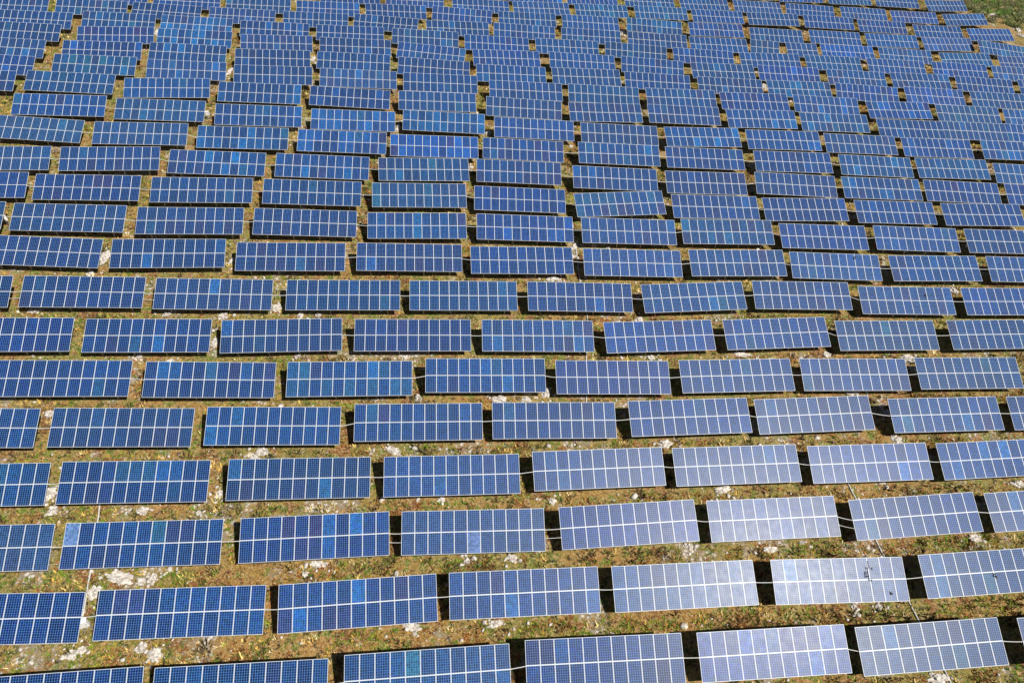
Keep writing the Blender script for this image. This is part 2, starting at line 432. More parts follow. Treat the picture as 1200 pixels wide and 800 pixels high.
MOD_W, MOD_L = .990, 1.604
def glass_material():
    m, nt, b = mat('polycrystalline_cells')
    tc = N(nt, 'ShaderNodeTexCoord'); sx = N(nt, 'ShaderNodeSeparateXYZ'); L(nt, tc.outputs['Object'], sx.inputs[0])
    gw, gl = MOD_W-.054, MOD_L-.054
    u = M(nt, 'MULTIPLY', M(nt, 'ADD', sx.outputs[0], gw/2), 6/gw)
    v = M(nt, 'MULTIPLY', M(nt, 'ADD', sx.outputs[1], gl/2), 10/gl)
    du = M(nt, 'ABSOLUTE', M(nt, 'SUBTRACT', M(nt, 'FRACT', u), .5))
    dv = M(nt, 'ABSOLUTE', M(nt, 'SUBTRACT', M(nt, 'FRACT', v), .5))
    lu = M(nt, 'GREATER_THAN', du, .5-.050); lv = M(nt, 'GREATER_THAN', dv, .5-.037)
    line = M(nt, 'MAXIMUM', lu, lv)
    oi = N(nt, 'ShaderNodeObjectInfo')
    cv = N(nt, 'ShaderNodeCombineXYZ'); L(nt, M(nt, 'FLOOR', u), cv.inputs[0]); L(nt, M(nt, 'FLOOR', v), cv.inputs[1])
    L(nt, M(nt, 'MULTIPLY', oi.outputs['Random'], 97.), cv.inputs[2])
    wn = N(nt, 'ShaderNodeTexWhiteNoise', noise_dimensions='3D'); L(nt, cv.outputs[0], wn.inputs['Vector'])
    var = M(nt, 'MULTIPLY_ADD', wn.outputs['Value'], .9, .55)
    hs = N(nt, 'ShaderNodeHueSaturation'); L(nt, oi.outputs['Color'], hs.inputs['Color']); L(nt, var, hs.inputs['Value'])
    L(nt, M(nt, 'MULTIPLY_ADD', wn.outputs['Color'], .04, .48), hs.inputs['Hue'])
    bus = M(nt, 'GREATER_THAN', M(nt, 'ABSOLUTE', M(nt, 'SUBTRACT', M(nt, 'FRACT', M(nt, 'MULTIPLY', u, 3.)), .5)), .455)
    col = mix(nt, M(nt, 'MULTIPLY', bus, .10), hs.outputs[0], (.04, .16, .42))
    col = mix(nt, line, col, (.105, .25, .54))
    # wind-blown dust film, heavier along the lower edge of each module
    nz = N(nt, 'ShaderNodeTexNoise', Scale=2.2, Detail=6.); geo = N(nt, 'ShaderNodeNewGeometry'); L(nt, geo.outputs['Position'], nz.inputs['Vector'])
    low = M(nt, 'POWER', M(nt, 'SUBTRACT', .5, M(nt, 'MULTIPLY', sx.outputs[1], 1/MOD_L)), 6.)
    dust = M(nt, 'MULTIPLY_ADD', nz.outputs['Fac'], .004, M(nt, 'MULTIPLY', low, .03))
    col = mix(nt, dust, col, (.36, .33, .29))
    L(nt, col, b.inputs['Base Color'])
    L(nt, M(nt, 'MULTIPLY_ADD', nz.outputs['Fac'], .10, .30), b.inputs['Roughness'])
    b.inputs['IOR'].default_value = 1.28
    return m
GLASS = glass_material()

def ground_material():
    m, nt, b = mat('rocky_dry_soil')
    tc = N(nt, 'ShaderNodeTexCoord'); P = tc.outputs['Object']
    def nz(s, d=5., r=.6, off=0.):
        mp = N(nt, 'ShaderNodeMapping'); mp.inputs['Location'].default_value = (off, off*1.7, off*.3); L(nt, P, mp.inputs[0])
        n = N(nt, 'ShaderNodeTexNoise', Scale=s, Detail=d, Roughness=r); L(nt, mp.outputs[0], n.inputs['Vector']); return n.outputs['Fac']
    a = nz(.07, 4., .55); d = nz(.5, 6., .65, 11); e = nz(2.6, 8., .75, 23); g = nz(.22, 8., .68, 41); h = nz(1.1, 6., .7, 57); k = nz(9., 4., .7, 71)
    q = nz(4.5, 8., .8, 83)
    col = mix(nt, ramp(nt, a, .40, .58), (.33, .18, .052), (.21, .18, .04))
    col = mix(nt, ramp(nt, d, .505, .58), col, (.21, .08, .026))
    col = mix(nt, ramp(nt, h, .51, .58), col, (.105, .16, .016))
    col = mix(nt, ramp(nt, q, .50, .58), col, (.46, .32, .13))
    col = mix(nt, ramp(nt, e, .53, .60), col, (.045, .030, .014))
    col = mix(nt, ramp(nt, k, .58, .66), col, (.58, .50, .38))
    vo = N(nt, 'ShaderNodeTexVoronoi', Scale=3.0); L(nt, P, vo.inputs['Vector'])
    peb = mix(nt, ramp(nt, vo.outputs['Distance'], .18, .55), (.74, .70, .65), (.30, .24, .17))
    gm = M(nt, 'MULTIPLY', ramp(nt, g, .545, .605), ramp(nt, e, .44, .53))
    col = mix(nt, gm, col, peb)
    L(nt, col, b.inputs['Base Color']); b.inputs['Roughness'].default_value = .95
    b.inputs['Specular IOR Level'].default_value = .2
    bp = N(nt, 'ShaderNodeBump', Strength=1., Distance=.2)
    L(nt, M(nt, 'ADD', e, M(nt, 'MULTIPLY', k, .35)), bp.inputs['Height']); L(nt, bp.outputs[0], b.inputs['Normal'])
    return m
def rock_material():
    m, nt, b = mat('weathered_limestone')
    tc = N(nt, 'ShaderNodeTexCoord'); P = tc.outputs['Object']
    oi = N(nt, 'ShaderNodeObjectInfo')
    n1 = N(nt, 'ShaderNodeTexNoise', Scale=3.5, Detail=8., Roughness=.7); n2 = N(nt, 'ShaderNodeTexNoise', Scale=11., Detail=4.)
    geo = N(nt, 'ShaderNodeNewGeometry')
    L(nt, geo.outputs['Position'], n1.inputs['Vector']); L(nt, geo.outputs['Position'], n2.inputs['Vector'])
    col = mix(nt, ramp(nt, n1.outputs['Fac'], .36, .60), (.30, .26, .22), (.66, .62, .57))
    col = mix(nt, ramp(nt, n2.outputs['Fac'], .62, .74), col, (.17, .14, .11))
    L(nt, col, b.inputs['Base Color']); b.inputs['Roughness'].default_value = .9
    bp = N(nt, 'ShaderNodeBump', Strength=.8, Distance=.06); L(nt, n1.outputs['Fac'], bp.inputs['Height']); L(nt, bp.outputs[0], b.inputs['Normal'])
    return m
def attr_material(name, trans=.25):
    m, nt, b = mat(name)
    at = N(nt, 'ShaderNodeAttribute', attribute_name='tint'); L(nt, at.outputs['Color'], b.inputs['Base Color'])
    b.inputs['Roughness'].default_value = .8; b.inputs['Specular IOR Level'].default_value = .2
    return m
GROUND, ROCK, PLANT = ground_material(), rock_material(), attr_material('plant_blades')
# ---------------------------------------------------------------- mesh helpers
def box(bm, lo, hi, mi=0, T=None):
    vs = [Vector((x, y, z)) for x in (lo[0], hi[0]) for y in (lo[1], hi[1]) for z in (lo[2], hi[2])]
    if T is not None: vs = [T @ v for v in vs]
    v = [bm.verts.new(p) for p in vs]
    for q in ((0,1,3,2), (4,6,7,5), (0,4,5,1), (2,3,7,6), (0,2,6,4), (1,5,7,3)):
        f = bm.faces.new([v[i] for i in q]); f.material_index = mi
def tube(bm, pts, r, n=8, mi=0):
    pts = [Vector(p) for p in pts]; rings = []
    for i, p in enumerate(pts):
        d = (pts[min(i+1, len(pts)-1)] - pts[max(i-1, 0)]).normalized()
        a = d.cross(Vector((0, 0, 1)));
        if a.length < 1e-3: a = Vector((1, 0, 0))
        a.normalize(); c = d.cross(a)
        rr = r[i] if isinstance(r, (list, tuple)) else r
        rings.append([bm.verts.new(p + (a*math.cos(t) + c*math.sin(t))*rr) for t in [2*math.pi*k/n for k in range(n)]])
    for A, B in zip(rings, rings[1:]):
        for k in range(n):
            f = bm.faces.new((A[k], A[(k+1) % n], B[(k+1) % n], B[k])); f.smooth = True; f.material_index = mi
    bm.faces.new(rings[0][::-1]); bm.faces.new(rings[-1])
def mesh(name, bm, *mats):
    me = bpy.data.meshes.new(name); bmesh.ops.recalc_face_normals(bm, faces=bm.faces); bm.to_mesh(me); bm.free()
    for m in mats: me.materials.append(m)
    return me
def obj(name, me, parent=None):
    o = bpy.data.objects.new(name, me); C.objects.link(o); o.parent = parent; return o
def tag(o, label, cat, group=None):
    o['label'] = label; o['category'] = cat
    if group: o['group'] = group
    return o
def from_arrays(name, V, F, mats, tint=None):
    me = bpy.data.meshes.new(name); V = np.asarray(V, np.float32); F = np.asarray(F, np.int32); k = F.shape[1]
    me.vertices.add(len(V)); me.vertices.foreach_set('co', V.ravel())
    me.loops.add(F.size); me.loops.foreach_set('vertex_index', F.ravel())
    me.polygons.add(len(F)); me.polygons.foreach_set('loop_start', np.arange(0, F.size, k, dtype=np.int32))
    me.polygons.foreach_set('loop_total', np.full(len(F), k, np.int32))
    me.update(calc_edges=True)
    if tint is not None:
        at = me.color_attributes.new('tint', 'FLOAT_COLOR', 'POINT')
        at.data.foreach_set('color', np.concatenate([tint, np.ones((len(tint), 1))], 1).astype(np.float32).ravel())
    for m in mats: me.materials.append(m)
    return me
ORD = 'zeroth first second third fourth fifth sixth seventh eighth ninth tenth eleventh twelfth thirteenth fourteenth fifteenth sixteenth seventeenth eighteenth'.split()
# ---------------------------------------------------------------- ground
def axis(lo, hi, step, lo2, hi2):
    a = list(np.arange(lo, hi, step)); s = step; v = hi
    while v < hi2: a.append(v); s *= 1.25; v += s
    a.append(hi2); s = step; v = lo - step; pre = []
    while v > lo2: pre.append(v); s *= 1.25; v -= s
    pre.append(lo2); return np.array(pre[::-1] + a)
xs = axis(-95, 140, .45, -1600, 1600); ys = np.concatenate([axis(8, 112, .4, -1500, 112.0)[:-1], axis(112, 200, .8, 112, 2000)[1:]])
ys = np.unique(np.round(ys, 4))
X, Y = np.meshgrid(xs, ys); Z = smooth_ground(X, Y)
flat = Z.ravel().copy(); xf, yf = X.ravel(), Y.ravel()
for i in np.nonzero((np.abs(xf-22) < 125) & (yf > 0) & (yf < 205))[0]: flat[i] += bumps(xf[i], yf[i])
nx, ny = len(xs), len(ys)
I = np.arange(nx*ny).reshape(ny, nx)
F = np.stack([I[:-1, :-1], I[:-1, 1:], I[1:, 1:], I[1:, :-1]], -1).reshape(-1, 4)
gm = from_arrays('ground', np.stack([xf, yf, flat], 1), F, [GROUND])
gm.polygons.foreach_set('use_smooth', np.ones(len(F), bool))
g = obj('ground', gm); g['kind'] = 'structure'
# ---------------------------------------------------------------- solar arrays
def module_mesh():
    bm = bmesh.new(); w, l, fr, t = MOD_W/2, MOD_L/2, .027, .040
    box(bm, (-w, -l, -t), (w, -l+fr, 0), 0); box(bm, (-w, l-fr, -t), (w, l, 0), 0)
    box(bm, (-w, -l+fr, -t), (-w+fr, l-fr, 0), 0); box(bm, (w-fr, -l+fr, -t), (w, l-fr, 0), 0)
    v = [bm.verts.new(p) for p in ((-w+fr, -l+fr, -.004), (w-fr, -l+fr, -.004), (w-fr, l-fr, -.004), (-w+fr, l-fr, -.004))]
    f = bm.faces.new(v); f.material_index = 1
    v = [bm.verts.new(p) for p in ((-w+fr, -l+fr, -.012), (-w+fr, l-fr, -.012), (w-fr, l-fr, -.012), (w-fr, -l+fr, -.012))]
    f = bm.faces.new(v); f.material_index = 2
    me = bpy.data.meshes.new('solar_module'); bm.to_mesh(me); bm.free()
    for m in (ALU, GLASS, BACK): me.materials.append(m)
    return me
MODULE = module_mesh()
SLOPE = Matrix.Translation((0, -YT, H0)) @ Matrix.Rotation(TILT, 4, 'X')     # panel plane: x along, y up the slope
ROT_T = Euler((TILT, 0, 0))
def purlin_me(half, wide):
    bm = bmesh.new(); box(bm, (-half, -wide/2, -.105), (half, wide/2, -.042)); return mesh('purlin', bm, ALU)
def rafter_me():
    bm = bmesh.new(); box(bm, (-.04, .12, -.19), (.04, 3.12, -.107)); return mesh('rafter', bm, STEEL)
def leg_me():
    bm = bmesh.new(); box(bm, (-.045, -.045, -1), (.045, .045, 0)); return mesh('leg', bm, STEEL)
def frame_me(half):
    bm = bmesh.new()
    for s, w in ((.38, .06), (1.62, .09), (2.86, .06)): box(bm, (-half, s-w/2, -.105), (half, s+w/2, -.042), 0, SLOPE)
    n = 4 if half > 4 else 2
    for i in range(n):
        x = (-1 + 2*i/(n-1))*half*.76
        box(bm, (x-.04, .12, -.19), (x+.04, 3.12, -.107), 1, SLOPE)
        for s in (.62, 2.58):
            q = SLOPE @ Vector((x, s, -.19))
            box(bm, (x-.045, q.y-.045, -.55), (x+.045, q.y+.045, q.z+.02), 1)
    return mesh('support_frame', bm, ALU, STEEL)
cache = {}
def cached(k, fn):
    if k not in cache: cache[k] = fn()
    return cache[k]
ROWS = []
for t in TABLES:
    if t[0] not in ROWS: ROWS.append(t[0])
NEAR = set(ROWS[:10])
ORDER = {r: i+1 for i, r in enumerate(ROWS)}
COUNT = {r: sum(1 for t in TABLES if t[0] == r) for r in ROWS}
def where(r, i):
    n = ORDER[r]
    if n <= 13:
        row = 'bottom row' if n == 1 else f'{ORD[n]} row from bottom'
        return ('leftmost' if i == 0 else f'{ORD[i+1]} from left'), row
    k = COUNT[r] - i; m = len(ROWS) - n + 1
    row = 'topmost row' if m == 1 else f'{ORD[m]} row from top'
    return ('rightmost' if k == 1 else f'{ORD[k]} from right'), row
ROYAL = (.001, .026, .130); DEEP = (.002, .010, .070); VIOLET = (.016, .010, .062); AZURE = (.003, .075, .26); TEAL = (.006, .058, .14)
AZ = {('H',3):1,('H',4):1,('I',2):.7,('I',3):.7,('I',4):1,('J',2):.35,('C',2):1,('C',3):.6,('D',2):1,('E',12):.6,('B',13):1,('B',15):.4,('F',10):.4,('G',10):.3,('D',13):.5,('A',8):.4,('G',4):.3,('J',3):.35,('F',11):.4,('H',10):.3,('O',1):.35,('G',9):.3,('E',10):.5,('G',3):.4,('D',4):.3,('J',9):.25,('H',11):.25,('L',5):.3}
TE = {('K',6):.8,('P',2):.6,('R',4):.35,('F',1):.25,('D',5):.5,('C',5):.3,('K',4):.25,('I',6):.35,('R',1):.3,('P',0):.1,('O',2):.2,('P',3):.2}
VI = {('L',7):.4,('F',9):.5,('F',8):.4,('E',11):.5,('G',7):.5,('J',5):.4,('K',1):.1,('L',2):.3,('A',9):.4,('M',2):.15,('H',9):.3,('R2',7):.6,('D',11):.5,('D',12):.3,('A',13):.2,('I',5):.25,('J',6):.3,('H',12):.3,('P',1):.2,('Q',6):.15,('R',5):.15,('N',5):.1}
SPOT = {('R',1):{(0,3):'V',(0,2):'V',(1,4):'T',(1,5):'T',(1,6):'T'},('R',2):{(0,5):'V',(1,0):'A'},('S',1):{(0,0):'V',(0,2):'V',(0,3):'V',(1,0):'P'},
 ('S',2):{(1,5):'V',(0,4):'V',(0,5):'V',(1,6):'A',(0,6):'A',(1,8):'A'},('T',2):{(0,1):'A',(0,3):'V',(0,0):'V'},('S',3):{(0,5):'P'},('T',3):{(1,3):'V',(1,7):'V',(0,10):'A'},
 ('U',3):{(1,0):'V',(1,1):'V',(1,2):'A'},('U',4):{(1,6):'V',(1,7):'V',(1,8):'V',(1,9):'A'},('T',6):{(0,1):'A'},('T',4):{(1,3):'V',(1,4):'V',(1,7):'V'},
 ('P',1):{(1,1):'A',(1,2):'A'},('O',1):{(0,2):'V'},('J',1):{(0,3):'V',(0,6):'V',(0,7):'V'},('L',1):{(1,3):'V'},('U',5):{(1,2):'A'},('Q',4):{},('K',6):{(0,5):'V'}}
TWEAK = {('S',7):(-2.2,-2.5),('U',4):(.6,0),('T',5):(.5,.5)}     # slightly different seat of single arrays (tilt, roll)
tables = {}
for (r, i, mx, my, mz, yaw, roll, cols, sc) in TABLES:
    Rm = Matrix.Rotation(R(yaw), 4, 'Z') @ Matrix.Rotation(-R(roll), 4, 'Y')
    base = Vector((mx, my, mz)) - (Rm @ Vector((0, YT, ZT)))
    dt, dr = TWEAK.get((r, i), (random.gauss(0, .35), random.gauss(0, .3)))
    Rm = Rm @ Matrix.Rotation(R(dt), 4, 'X') @ Matrix.Rotation(R(dr), 4, 'Y')
    t = bpy.data.objects.new('solar_array', None); C.objects.link(t)
    t.matrix_world = Matrix.Translation(base) @ Rm; t.empty_display_size = .3
    az, te, vi = (D.get((r, i), 0) for D in (AZ, TE, VI))
    deep = .3 + .5*noise.noise(Vector((mx*.02, my*.03, 5))) + random.gauss(0, .18) + (.25 if mx < -5 else -.1)
    hue = np.array([1., 1., 1.]) + np.array([.0, .30, -.06])*random.gauss(.1, .55) + np.array([.45, -.10, -.05])*max(0, random.gauss(-.2, .6))
    hue = hue*random.uniform(.72, 1.12); slate = max(0, random.gauss(-.02, .09))
    spots = {'V': 0, 'A': 0, 'T': 0}
    half = cols*sc/2
    for k in range(2):
        for c in range(cols):
            o = bpy.data.objects.new('solar_module', MODULE); C.objects.link(o); o.parent = t
            o.location = SLOPE @ Vector(((c+.5-cols/2)*sc, (MOD_L/2+.008) if k == 0 else SLOPE_LEN-MOD_L/2-.008, 0)); o.rotation_euler = ROT_T; o.scale = (sc, 1, 1)
            s = SPOT.get((r, i), {}).get((k, c))
            if s is None:
                u = random.random()
                p = [.04 + .45*vi, .03 + .45*az, .02 + .5*te]
                s = 'V' if u < p[0] else 'A' if u < p[0]+p[1] else 'T' if u < sum(p) else 'R'
                if s == 'R' and az > .6 and random.random() < .4: s = 'a'
            f = min(1, max(0, deep + random.gauss(0, .25)))
            b = np.array(ROYAL)*(1-f) + np.array(DEEP)*f
            tgt = {'R': b, 'V': np.array(VIOLET), 'A': np.array(AZURE), 'a': (np.array(AZURE)+b)/2, 'T': np.array(TEAL), 'P': np.array((.10, .15, .36))}[s]
            q = 0 if s == 'R' else random.uniform(.4, .95)
            col = (b*(1-q) + tgt*q)*np.clip(hue, .5, 1.7)*random.uniform(.82, 1.18)
            col = col*(1-slate) + np.array((.05, .07, .11))*slate
            if s in spots: spots[s] += 1
            o.color = (*[float(min(1, max(0, x))) for x in col], 1)
    if r in NEAR:
        for s, w in ((.38, .06), (1.62, .09), (2.86, .06)):
            o = obj('purlin', cached(('p', cols, w), lambda: purlin_me(cols/2-.01, w)), t); o.location = SLOPE @ Vector((0, s, 0)); o.rotation_euler = ROT_T; o.scale = (sc, 1, 1)
        Ri = t.matrix_world.to_3x3().inverted()
        for n in range(4):
            x = (-1 + 2*n/3)*half*.76
            o = obj('rafter', cached('r', rafter_me), t); o.location = SLOPE @ Vector((x, 0, 0)); o.rotation_euler = ROT_T
            for s in (.62, 2.58):
                top = SLOPE @ Vector((x, s, -.17)); w_ = t.matrix_world @ top
                o = obj('leg', cached('l', leg_me), t); o.location = top; o.rotation_euler = Ri.to_euler(); o.scale = (1, 1, max(.25, w_.z - ground_z(w_.x, w_.y) + .06))
    else:
        obj('support_frame', cached(('f', cols), lambda: frame_me(cols/2-.01)), t).scale = (sc, 1, 1)
    pos, row = where(r, i)
    look = ('azure blue' if az >= .6 else 'teal tinted' if te >= .5 else 'violet tinged' if vi >= .4 else 'blue')
    size = 'short ' if cols < 11 else ''
    extra = ''
    if r in NEAR and spots['V'] >= 3: extra = f', some dark violet modules'
    elif r in NEAR and spots['A'] >= 3 and az < .6: extra = ', some bright azure modules'
    tag(t, f'{size}{look} solar array, {pos} in {row}{extra}', 'solar array', 'solar arrays in rows across the hillside')
    tables[(r, i)] = (t, cols*sc, t.matrix_world.copy())
# ---------------------------------------------------------------- conduits bridging the gaps
SKIP = {('O',0),('O',1),('P',1),('Q',1),('R',1),('M',0),('M',1)}; DOUBLE = {('S',2),('S',3),('S',5),('N',0),('N',1)}
for (r, i), (t, w, mw) in tables.items():
    if ORDER[r] > 14 or (r, i) in SKIP or (r, i+1) not in tables: continue
    t2, w2, mw2 = tables[(r, i+1)]
    for n, sl in enumerate((1.60, .95) if (r, i) in DOUBLE else (1.60,)):
        a = mw @ (SLOPE @ Vector((w/2-.12, sl, -.08))); b = mw2 @ (SLOPE @ Vector((-w2/2+.12, sl, -.08)))
        if (b-a).length > 3.6: continue
        o0 = a.copy(); bm = bmesh.new(); pts = []; sag = random.uniform(.0, .06)
        for k in range(9):
            f = k/8; pts.append((a.lerp(b, f) - o0) - Vector((0, 0, sag*math.sin(math.pi*f))))
        tube(bm, pts, .028 if n == 0 else .02)
        for e in (1, 7): tube(bm, [pts[e]-(pts[e+1]-pts[e])*.18, pts[e]+(pts[e+1]-pts[e])*.18], .045)
        o = obj('cable_conduit', mesh('cable_conduit', bm, CONDUIT)); o.location = o0
        pos, row = where(r, i); side = 'lower white' if n else 'white'
        tag(o, f'{side} conduit right of array {pos}, {row}', 'conduit', 'conduits bridging the gaps between arrays')
# ---------------------------------------------------------------- ground conduits
for line, lab in zip(PIPES, ('white ground conduit running downhill at far left between leftmost arrays', 'white ground conduit crossing several rows in the middle of the field', 'white ground conduit running downhill between arrays at lower right')):
    bm = bmesh.new(); x0, y0 = line[0]; o0 = Vector((x0, y0, ground_z(x0, y0)))
    pts = []
    for (x, y), (x2, y2) in zip(line, line[1:]):
        for f in (0, .5): pts.append((x+(x2-x)*f, y+(y2-y)*f))
    pts.append(line[-1])
    tube(bm, [Vector((x, y, ground_z(x, y)+.07)) - o0 for x, y in pts], .055)
    for k in range(3, len(pts)-1, 8):
        a, b = (Vector((x, y, ground_z(x, y)+.07)) - o0 for x, y in (pts[k], pts[k+1])); tube(bm, [a, a.lerp(b, .25)], .075)
    o = obj('ground_conduit', mesh('ground_conduit', bm, CONDUIT)); o.location = o0
    tag(o, lab, 'conduit', 'conduits lying on the ground')
# ---------------------------------------------------------------- junction cabinets
BLAB = ('white electrical cabinet by the right end of the leftmost array, second row from bottom', 'white electrical cabinet at the far left edge of the field', 'white electrical cabinet in an upper left gap between arrays', 'small white electrical cabinet between arrays in the right half')
for k, ((x, y), lab) in enumerate(zip(BOXES, BLAB)):
    z = ground_z(x, y); s = (1, .9, .75, .6)[k]
    t = bpy.data.objects.new('electrical_cabinet', None); C.objects.link(t); t.location = (x, y, z); t.rotation_euler = (0, 0, R((20, -25, 10, 15)[k])); t.scale = (s, s, s)
    bm = bmesh.new(); box(bm, (-.32, -.14, .75), (.32, .14, 1.5)); box(bm, (-.36, -.18, 1.5), (.36, .18, 1.54)); bmesh.ops.bevel(bm, geom=bm.edges[:], offset=.012, segments=2, affect='EDGES'); obj('cabinet_body', mesh('cabinet_body', bm, CABINET), t)
    bm = bmesh.new(); box(bm, (-.28, -.165, .80), (.28, -.143, 1.46)); bmesh.ops.bevel(bm, geom=bm.edges[:], offset=.006, segments=1, affect='EDGES'); d = obj('door', mesh('door', bm, CABINET), t)
    bm = bmesh.new(); box(bm, (.20, -.19, 1.08), (.23, -.167, 1.2)); obj('handle', mesh('handle', bm, DARK), d)
    for sx in (-.26, .26):
        bm = bmesh.new(); box(bm, (sx-.035, -.035, -.15), (sx+.035, .035, .75)); obj('leg', mesh('leg', bm, STEEL), t)
    bm = bmesh.new(); tube(bm, [(0, 0, -.1), (0, 0, .4), (.02, 0, .75)], .04); obj('cable_riser', mesh('cable_riser', bm, CONDUIT), t)
    tag(t, lab, 'cabinet', 'white electrical cabinets between the arrays')
# ---------------------------------------------------------------- rocks
def rock_mesh(seed):
    bm = bmesh.new(); bmesh.ops.create_icosphere(bm, subdivisions=4, radius=1)
    s = seed*7.3
    for v in bm.verts:
        p = v.co.copy(); c = noise.cell_vector(p*1.7 + Vector((s, 0, 0)))
        d = .78 + .55*noise.noise(p*1.5 + Vector((s, s, 0))) + .30*noise.noise(p*3.3 + Vector((0, s, s))) + .36*(.3-abs(noise.noise(p*5.5 + Vector((s, 1, s)))))
        v.co = p*d + (c-Vector((.5, .5, .5)))*.16
    return mesh('limestone_rock', bm, ROCK)
RM = [rock_mesh(k) for k in range(9)]
used = {}
rock_objs = []
for (x, y, w, d) in ROCKS:
    best = min(tables.items(), key=lambda kv: (kv[1][2].translation.xy - Vector((x, y + 1.5))).length)
    (r, i), (t, tw, mw) = best
    loc = mw.inverted() @ Vector((x, y, ground_z(x, y)))
    pos, row = where(r, i)
    if abs(loc.x) > tw/2: rel = 'left of' if loc.x < 0 else 'right of'
    else: rel = ('below left of', 'below middle of', 'below right of')[min(2, int((loc.x/tw + .5)*3))] if loc.y < 0 else 'behind'
    rock_objs.append(dict(x=x, y=y, w=w, d=d, rel=rel, pos=pos, row=row))
from collections import defaultdict
G_ = defaultdict(list)
for q in rock_objs: G_[(q['rel'], q['pos'], q['row'])].append(q)
for qs in G_.values():
    qs.sort(key=lambda q: -q['w']*q['d'])
    names = ['pale limestone rock'] if len(qs) == 1 else ['larger pale rock', 'smaller pale rock'] if len(qs) == 2 else ['largest pale rock', 'mid-sized pale rock', 'smallest pale rock', 'tiniest pale rock'][:len(qs)]
    for n, q in zip(names, qs):
        o = obj('limestone_rock', random.choice(RM)); x, y, w, d = q['x'], q['y'], q['w'], q['d']
        h = min(.32, .22*min(w, d) + .05)
        o.location = (x, y, ground_z(x, y) + h*.25); o.scale = (w*.5, d*.5, h); o.rotation_euler = (random.uniform(-.15, .15), random.uniform(-.15, .15), random.uniform(-.5, .5))
        tag(o, f"{n} {q['rel']} array {q['pos']} in {q['row']}", 'rock', 'limestone rocks between the rows')
# ---------------------------------------------------------------- small stones
def under_tables(px, py, margin=.2):
    m = np.zeros(len(px), bool)
    for (t, w, mw) in tables.values():
        c, s = mw[0][0], mw[1][0]; dx, dy = px-mw.translation.x, py-mw.translation.y
        lx = dx*c + dy*s; ly = -dx*s + dy*c
        m |= (np.abs(lx) < w/2 - margin) & (ly > -YT + margin) & (ly < YT + .3)
    return m
def in_view(px, py, pad=3.):
    return (np.abs(px) < .64*np.hypot(py*.70 + 36, 0) + pad + 6)
ico = bmesh.new(); bmesh.ops.create_icosphere(ico, subdivisions=1, radius=1)
IV = np.array([v.co for v in ico.verts]); IF = np.array([[v.index for v in f.verts] for f in ico.faces]); ico.free()
ox, oy, osz = [], [], []
n = 70000
px = rng.uniform(-90, 140, n); py = rng.uniform(10, 190, n)
dens = np.array([noise.noise(Vector((a*.16, b*.16, 17))) + .5*noise.noise(Vector((a*.6, b*.6, 29))) for a, b in zip(px, py)])
keep = (rng.random(n) < np.clip(.10 + 1.5*(dens-.12), .09, 1)) & in_view(px, py)
px, py = px[keep], py[keep]; keep = ~under_tables(px, py, .4); px, py = px[keep], py[keep]
sz = .05 + .08*rng.random(len(px))**2 + .22*rng.random(len(px))**8
for (x, y, w, d) in ROCKS:
    m = int(10 + 7*w)
    a = rng.uniform(0, 6.283, m); q = rng.uniform(.35, 2.3, m)
    px = np.concatenate([px, x + np.cos(a)*q*(w*.5+.15)]); py = np.concatenate([py, y + np.sin(a)*q*(d*.5+.15)]); sz = np.concatenate([sz, .04 + .16*rng.random(m)**2])
V = []; Fs = []
for k, (a, b, s) in enumerate(zip(px, py, sz)):
    sc_ = s*rng.uniform(.6, 1.35, 3)*np.array([1, 1, .7]); th = rng.uniform(0, 6.28); c, sn = math.cos(th), math.sin(th)
    v = IV*(1 + rng.uniform(-.25, .25, (12 if len(IV) == 12 else len(IV), 1)))*sc_
    V.append(np.stack([v[:, 0]*c - v[:, 1]*sn + a, v[:, 0]*sn + v[:, 1]*c + b, v[:, 2] + ground_z(a, b) + .02], 1)); Fs.append(IF + k*len(IV))
st = obj('scattered_stones', from_arrays('scattered_stones', np.concatenate(V), np.concatenate(Fs), [ROCK])); st['kind'] = 'stuff'
tag(st, 'small pale limestone stones scattered over the dry ground', 'stones')
